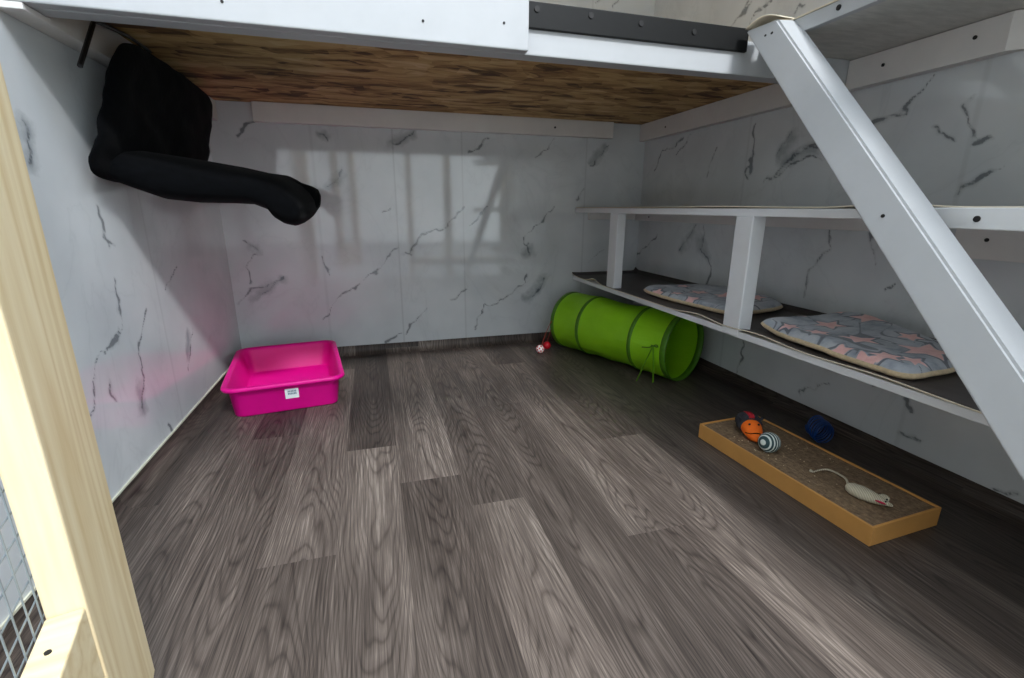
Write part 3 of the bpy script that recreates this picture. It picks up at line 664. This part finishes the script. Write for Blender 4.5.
for i in range(4):
    bm.faces.new((Lr[i][1], Lr[i+1][1], Rr[i+1][1], Rr[i][1])); bm.faces.new((Lr[i][0], Rr[i][0], Rr[i+1][0], Lr[i+1][0]))
    bm.faces.new((Lr[i][0], Lr[i+1][0], Lr[i+1][1], Lr[i][1])); bm.faces.new((Rr[i][0], Rr[i][1], Rr[i+1][1], Rr[i+1][0]))
for i in (0, -1): bm.faces.new((Lr[i][0], Lr[i][1], Rr[i][1], Rr[i][0]))
ob = obj('back_stripe', bm, 'red', om, True); ob['label'] = 'dark red felt stripe down the back'
for sy in (-1, 1): obj('eye', sphere((ol*.56, sy*.0125, .0445), .0036, 10, 6), 'eye', om, True)
bm = bmesh.new(); tube(bm, catmull([(ol*.66, -.024, .022), (ol*.8, -.0165, .0245), (ol*.88, 0, .0300), (ol*.8, .0165, .0245), (ol*.66, .024, .022)], 5), .0014, 6); obj('mouth', bm, 'eye', om)
for sy in (-1, 1):
    bm = bmesh.new(); bmesh.ops.create_uvsphere(bm, u_segments=12, v_segments=8, radius=1, matrix=Matrix.Translation((ol*.2, sy*.029, .050)) @ Matrix.Rotation(sy*.7, 4, 'X') @ Matrix.Diagonal((.009, .011, .0025, 1))); obj('ear', bm, 'darkfur', om, True)
# ---- rope ball
BR = .0285; q = Vector(at(769.4, 442, z=ZT+BR)); q.z = 0
rb = obj('rope_ball', sphere((0, 0, 0), BR, 32, 24), 'stripes', None, True); rb.location = (q.x, q.y, ZT+BR-.001); pole = (Vector(CAM)-rb.location).normalized()*.62 - Vector(rt)*.78; rb.rotation_euler = pole.to_track_quat('Z', 'Y').to_euler()
tag(rb, 'small grey and white striped ball beside the orange-faced mouse', 'ball')
# ------------------------------------------------------------------ blue spring
sp = Vector(at(817, 443, z=.0)); bm = bmesh.new(); RR = .032; pts = []
adir = Vector((.15, .95, .25)).normalized(); sdv = Vector((0, 0, 1)).cross(adir)
for i in range(6*28+1):
    a = 2*PI*i/28; s = .05*i/(6*28)-.025; rr = RR*(1+.05*math.sin(i*.4))
    pts.append(Vector((0, 0, RR*1.05+.003)) + adir*s + (sdv*math.cos(a) + Vector((0, 0, 1))*math.sin(a))*rr)
tube(bm, pts, .0024, 7); sg = obj('coil_spring', bm, 'blue', None, True); sg.location = (1.925, 1.032, 0)
tag(sg, 'blue plastic coil spring toy on the floor behind the scratching board', 'cat toy')
# ------------------------------------------------------------------ star fleece pads
def star_field(x, y, stars):
    best, ol_ = -9, 0
    for cx, cy, r, a0 in stars:
        dx, dy = x-cx, y-cy; rr = math.hypot(dx, dy); a = (math.atan2(dy, dx)-a0) % (2*PI/5)
        a = abs(a-PI/5); 
        R1, R2 = r, r*.46                  # tip at a=PI/5.. mirrored
        th = PI/5 - a                      # 0 at tip
        # line from tip (R1,0) to notch (R2,PI/5)
        x1, y1, x2, y2 = R1, 0, R2*math.cos(PI/5), R2*math.sin(PI/5)
        px, py = rr*math.cos(th), rr*math.sin(th)
        nx, ny = (y2-y1), -(x2-x1); L = math.hypot(nx, ny); d = -((px-x1)*nx+(py-y1)*ny)/L
        d = d if ((0-x1)*nx+(0-y1)*ny) < 0 else -d
        best = max(best, d)
    return best
def pad(name, label, quad, stars, z0, th, humps, seed, hang=0):
    fl_, fr_, brr, bl = [Vector(p) for p in quad]
    root = thing(name, label, 'pet pad', (sum(p[0] for p in quad)/4, sum(p[1] for p in quad)/4, z0), 0, 'star fleece pads on the lower shelf')
    nu, nv = 110, 90
    def pos(u, v):
        # squircle rounding of the corners
        s_, t_ = 2*u-1, 2*v-1; n_ = 7.0; m = max(abs(s_), abs(t_))
        if m > 1e-6:
            rad = (abs(s_/m)**n_ + abs(t_/m)**n_)**(-1/n_); s_, t_ = s_*rad, t_*rad
        u2, v2 = (s_+1)/2, (t_+1)/2
        p = fl_.lerp(fr_, u2).lerp(bl.lerp(brr, u2), v2)
        p = p + Vector((noise.noise(Vector((u*3, seed, 0))), noise.noise(Vector((v*3, seed+9, 0)))))*.008
        return p, u2, v2
    bm = bmesh.new(); T = []; B = []; fields = []
    for i in range(nu+1):
        a, b = [], []
        for j in range(nv+1):
            u, v = i/nu, j/nv; p, u2, v2 = pos(u, v); ed = min(u, 1-u, v, 1-v); rnd = 1-(1-min(1, ed/.07))**2.2
            h = sum(A*math.exp(-((u-cu)/wu)**2-((v-cv)/wv)**2) for cu, cv, wu, wv, A in humps)
            h += noise.noise(Vector((p.x*9, p.y*9, seed)))*.006*min(1, ed/.1) + noise.noise(Vector((p.x*26, p.y*26, seed)))*.0022
            zb_ = z0 + max(0, h*.75) + .001
            a.append(bm.verts.new((p.x, p.y, zb_ + .016 + (th-.016)*rnd))); b.append(bm.verts.new((p.x, p.y, zb_ + .003*(1-rnd))))
        T.append(a); B.append(b)
    bm.verts.index_update()
    for i in range(nu):
        for j in range(nv):
            bm.faces.new((T[i][j], T[i+1][j], T[i+1][j+1], T[i][j+1]))
    top = bm
    vals = [(v.co.x, v.co.y) for v in top.verts]
    # top cover mesh with star attribute; underside as its own part
    bm2 = bmesh.new(); T2 = [[bm2.verts.new(v.co) for v in r_] for r_ in T]; B2 = [[bm2.verts.new(v.co) for v in r_] for r_ in B]
    for r_ in B:
        for v in r_: top.verts.remove(v)
    for i in range(nu):
        for j in range(nv): bm2.faces.new((B2[i][j], B2[i][j+1], B2[i+1][j+1], B2[i+1][j]))
    per = [(i, 0) for i in range(nu)] + [(nu, j) for j in range(nv)] + [(i, nv) for i in range(nu, 0, -1)] + [(0, j) for j in range(nv, 0, -1)]
    N = len(per); R1 = [T2[i][j] for i, j in per]; R3 = [B2[i][j] for i, j in per]; cen = Vector((sum(v.co.x for v in R1)/N, sum(v.co.y for v in R1)/N, 0)); R2 = []
    for a, b in zip(R1, R3):
        m = (a.co+b.co)/2; o_ = (Vector((m.x, m.y, 0))-cen).normalized()*.006; R2.append(bm2.verts.new(m+o_))
    for k_ in range(N):
        k2 = (k_+1) % N; bm2.faces.new((R1[k_], R1[k2], R2[k2], R2[k_])); bm2.faces.new((R2[k_], R2[k2], R3[k2], R3[k_]))
    for v in [v for v in bm2.verts if not v.link_faces]: bm2.verts.remove(v)
    co = P('star_cover', top, 'star', root, True)
    off = Vector(root.location); at_ = co.data.attributes.new('star', 'FLOAT_COLOR', 'POINT'); arr = []
    for v in co.data.vertices:
        d = star_field(v.co.x+off.x, v.co.y+off.y, stars)
        s_ = min(1, max(0, .5 + d*60)); wob = noise.noise(Vector((v.co.x*14, v.co.y*14, seed+3)))
        ol_ = max(0, 1-abs(d+.0035)/.006)*(.95+.7*wob)
        cr_ = max(0, 1-abs(noise.noise(Vector((v.co.x*10+5, v.co.y*10, seed+7))))/.07)*.8 if d < -.004 else 0
        arr += [s_, max(ol_, cr_), 0, 1]
    at_.data.foreach_set('color', arr)
    u_ = P('sherpa_back', bm2, 'sand', root, True); u_['label'] = 'sand coloured sherpa underside and edge'
    return root
def starlist(pxs, z): return [(*at(px, py, z=z)[:2], r*1.3, a) for px, py, r, a in pxs]
ZS = .3535
pad('fleece_pad', 'near grey fleece pad with pink stars, lying beside the diagonal brace',
    [(1.693, 1.118), (1.650, .655), (1.90, .675), (2.012, 1.09)],
    starlist([(828, 330, .034, .3), (868, 329, .040, .9), (905, 335, .036, .2), (858, 345, .036, 1.1), (925, 357, .046, .5), (861, 361, .034, .7), (789, 331, .022, .1), (817, 338, .026, .9), (908, 346, .024, .2), (868, 319, .026, .4), (945, 345, .03, .9), (800, 322, .018, .9), (838, 352, .024, .4), (885, 362, .026, .8), (838, 321, .02, .2), (912, 366, .022, .1)], .375),
    ZS+.0015, .032, [(.3, .95, .5, .3, .030), (.0, .1, .15, .4, .014), (.5, .0, .12, .2, .006)], 1)
pad('fleece_pad', 'far grey fleece pad with pink stars, lying behind the wider post',
    [(1.690, 1.765), (1.735, 1.27), (1.995, 1.285), (2.0, 1.76)],
    starlist([(656, 293, .026, .2), (683, 289, .026, .7), (698, 295, .034, .3), (725, 299, .036, .8), (692, 301, .028, .1), (712, 287, .028, .5), (677, 296, .02, .4), (741, 296, .024, .3), (755, 303, .03, .6)], .375),
    ZS+.0015, .030, [(.0, .2, .2, .5, .008), (.6, .95, .5, .3, .018)], 4)
# ------------------------------------------------------------------ black hanging bed on the left wall
hb = thing('hanging_bed', 'black plush hanging bed hooked under the platform on the left wall', 'cat bed', (.02, 1.7, .65))
bm = bmesh.new(); XR = .062
pr_ = [at(80, 66, x=XR), at(93, 24, x=XR), at(98, 22.5, x=XR), at(131, 38, x=XR), at(150, 52, x=XR)]
tube(bm, [Vector(p) for p in (pr_[0], pr_[1])] , .0052, 8); tube(bm, catmull(pr_[1:], 5), .0045, 8)
P('hook_rod', bm, 'steel', hb)
def back_top(u, v):                        # u along the wall, v down
    y = 1.395 - .105*v**1.4 + (.74-.0*v*v)*u; z = 1.078 + .012*math.sin(PI*u) - .345*v + .02*v*(1-u)
    nn = noise.noise(Vector((u*4, v*4, 3)))*.012 + noise.noise(Vector((u*11, v*11, 5)))*.005
    x = .098 - .062*v + nn
    return x, y, z
bm = bmesh.new(); nu, nv = 34, 26; G1 = []; G2 = []
for i in range(nu+1):
    a, b = [], []
    for j in range(nv+1):
        u, v = i/nu, j/nv; s_, t_ = 2*u-1, 2*v-1; m = max(abs(s_), abs(t_))
        if m > 1e-6: rad = (abs(s_/m)**6+abs(t_/m)**6)**(-1/6); s_, t_ = s_*rad, t_*rad
        x, y, z = back_top((s_+1)/2, (t_+1)/2); ed = min(u, 1-u, v, 1-v); r_ = 1-(1-min(1, ed/.12))**2
        a.append(bm.verts.new((x+.016*r_, y, z))); b.append(bm.verts.new((x-.022*r_-.004, y, z)))
    G1.append(a); G2.append(b)
for i in range(nu):
    for j in range(nv): bm.faces.new((G1[i][j], G1[i+1][j], G1[i+1][j+1], G1[i][j+1])); bm.faces.new((G2[i][j], G2[i][j+1], G2[i+1][j+1], G2[i+1][j]))
per = [(i, 0) for i in range(nu)] + [(nu, j) for j in range(nv)] + [(i, nv) for i in range(nu, 0, -1)] + [(0, j) for j in range(nv, 0, -1)]
for k_ in range(len(per)):
    (i, j), (i2, j2) = per[k_], per[(k_+1) % len(per)]; bm.faces.new((G1[i][j], G1[i2][j2], G2[i2][j2], G2[i][j]))
P('back_panel', bm, 'plush', hb, True)
# seat: padded roll reaching out from the wall with a drooping rolled front
ST = [  # photo points (top, bottom) of the near side, and distance into the pen
    (94, 152, 166, 1.385), (99, 147, 182, 1.385), (108, 147, 188, 1.385), (122, 147, 194, 1.39), (150, 150, 203, 1.40), (185, 156, 207, 1.42), (220, 163, 208, 1.44), (245, 168, 209, 1.45), (262, 171, 216, 1.46), (268, 173, 225, 1.465), (278, 178, 231, 1.47), (288, 186, 232, 1.48), (296, 196, 228, 1.49), (300, 206, 220, 1.495)]
bm = bmesh.new(); rings = []
for px, yt, yb_, yy in ST:
    t_ = Vector(at(px, yt, y=yy)); b_ = Vector(at(px, yb_, y=yy)); c_ = (t_+b_)/2; h_ = (t_-b_).length/2
    f_ = max(0, px-104)/198; dy = .22 + .06*f_     # half depth along the wall
    dy *= 1-.45*max(0, min(1, (px-255)/45))
    ring = []
    for k_ in range(28):
        a = 2*PI*k_/28; ca, sa = math.cos(a), math.sin(a)
        ca2 = math.copysign(abs(ca)**.55, ca); sa2 = math.copysign(abs(sa)**.75, sa)
        y = yy + dy*.98 - dy*ca2; far = (y-yy)/(2*dy)
        lift = far*(.02+.012*f_); hh = h_*(1-.35*far)
        px_ = c_.x + far*.03*f_
        nz_ = noise.noise(Vector((px_*9, y*9, sa*.6)))*.008
        ring.append(Vector((px_, y, c_.z+lift+hh*sa2+nz_)))
    rings.append(ring)
loft(bm, rings)
P('seat_cushion', bm, 'plush', hb, True)
bm = bmesh.new()                           # the rolled far front corner
pts = [Vector(at(px, py, y=yy)) for px, py, yy in ((230, 184, 1.69), (250, 186, 1.70), (275, 190, 1.71), (290, 193, 1.72), (302, 196, 1.73), (311, 198, 1.735), (317, 199.5, 1.74), (320.5, 200, 1.742))]
tube(bm, pts, .05, 14, taper=[.03, .04, .045, .044, .040, .037, .032, .016]); P('front_roll', bm, 'plush', hb, True)
# ------------------------------------------------------------------ open front of the pen (seen mirrored in the glossy back wall)
bm = bmesh.new()
for x0, x1 in ((0.0, .07), (.98, 1.03), (1.36, 1.43), (W-.07, W)): box(bm, x0, x1, FRONT-.06, FRONT, 0, WALLH, bev=.002)
box(bm, .07, W-.07, FRONT-.06, FRONT, WALLH-.09, WALLH, bev=.002); box(bm, 1.03, W-.07, FRONT-.06, FRONT, .12, .19, bev=.002)
struct(obj('wall_front', bm, 'pine'), 'pine timber frame of the open pen front')
struct(obj('added_roof', nbox(-.02, W+.02, .78, D+.02, WALLH, WALLH+.03, bev=0), 'trim'), 'unseen roof panel added over the back of the pen')  # roof added out of view to hold back light from overhead
struct(obj('ground', nbox(-4, 6, -9, FRONT-.07, -.30, -.2, bev=0), 'deck'), 'grey paving outside the pen')
# ------------------------------------------------------------------ daylight
wd = bpy.data.worlds.new('sky'); bpy.context.scene.world = wd; wd.use_nodes = True; nt = wd.node_tree
bg = nt.nodes['Background']; bg.inputs[1].default_value = 1.0
geo = nt.nodes.new('ShaderNodeTexCoord'); sx_ = nt.nodes.new('ShaderNodeSeparateXYZ'); nt.links.new(geo.outputs['Generated'], sx_.inputs[0])
rp = nt.nodes.new('ShaderNodeValToRGB'); nt.links.new(sx_.outputs['Z'], rp.inputs[0]); rp.color_ramp.elements[0].position = .09; rp.color_ramp.elements[0].color = (1.7, 1.9, 2.0, 1)
e2 = rp.color_ramp.elements.new(.2); e2.color = (.22, .25, .28, 1)
rp.color_ramp.elements[2].position = .75; rp.color_ramp.elements[2].color = (3.3, 3.75, 4.25, 1); nt.links.new(rp.outputs[0], bg.inputs[0])
side = nt.nodes.new('ShaderNodeMapRange'); nt.links.new(sx_.outputs['X'], side.inputs[0])      # the overcast is brighter on the right-hand side
for k_, v_ in zip((1, 2, 3, 4), (-.6, .8, .25, 1.9)): side.inputs[k_].default_value = v_
nt.links.new(side.outputs[0], bg.inputs[1])
def sun(name, d, strength, ang, col):
    l = bpy.data.lights.new(name, 'SUN'); l.energy = strength; l.angle = math.radians(ang); l.color = col
    o = bpy.data.objects.new(name, l); C.objects.link(o); o.rotation_euler = Vector(d).to_track_quat('-Z', 'Y').to_euler(); return o
l = bpy.data.lights.new('added_sky_light', 'AREA'); l.shape = 'RECTANGLE'; l.size = 1.6; l.size_y = .7; l.energy = 950; l.color = (.97, .985, 1)
lo = bpy.data.objects.new('added_sky_light', l); C.objects.link(lo); lo.location = (3.1, -6.0, 8.3); lo.rotation_euler = Vector((-.15, 1, -1)).to_track_quat('-Z', 'Y').to_euler()   # added area light standing in for daylight, placed for the left-wall shadow line
# ------------------------------------------------------------------ camera and view
cam = bpy.data.cameras.new('camera'); cam.sensor_width = 36; cam.lens = F/1024*36; cam.clip_start = .02
co = bpy.data.objects.new('camera', cam); C.objects.link(co)
m = Matrix(((rt[0], up[0], -fw[0], CAM[0]), (rt[1], up[1], -fw[1], CAM[1]), (rt[2], up[2], -fw[2], CAM[2]), (0, 0, 0, 1))); co.matrix_world = m
scn = bpy.context.scene; scn.camera = co
scn.view_settings.view_transform = 'Standard'; scn.view_settings.look = 'None'; scn.view_settings.gamma = 1; scn.view_settings.use_curve_mapping = False
scn.view_settings.exposure = 0.22
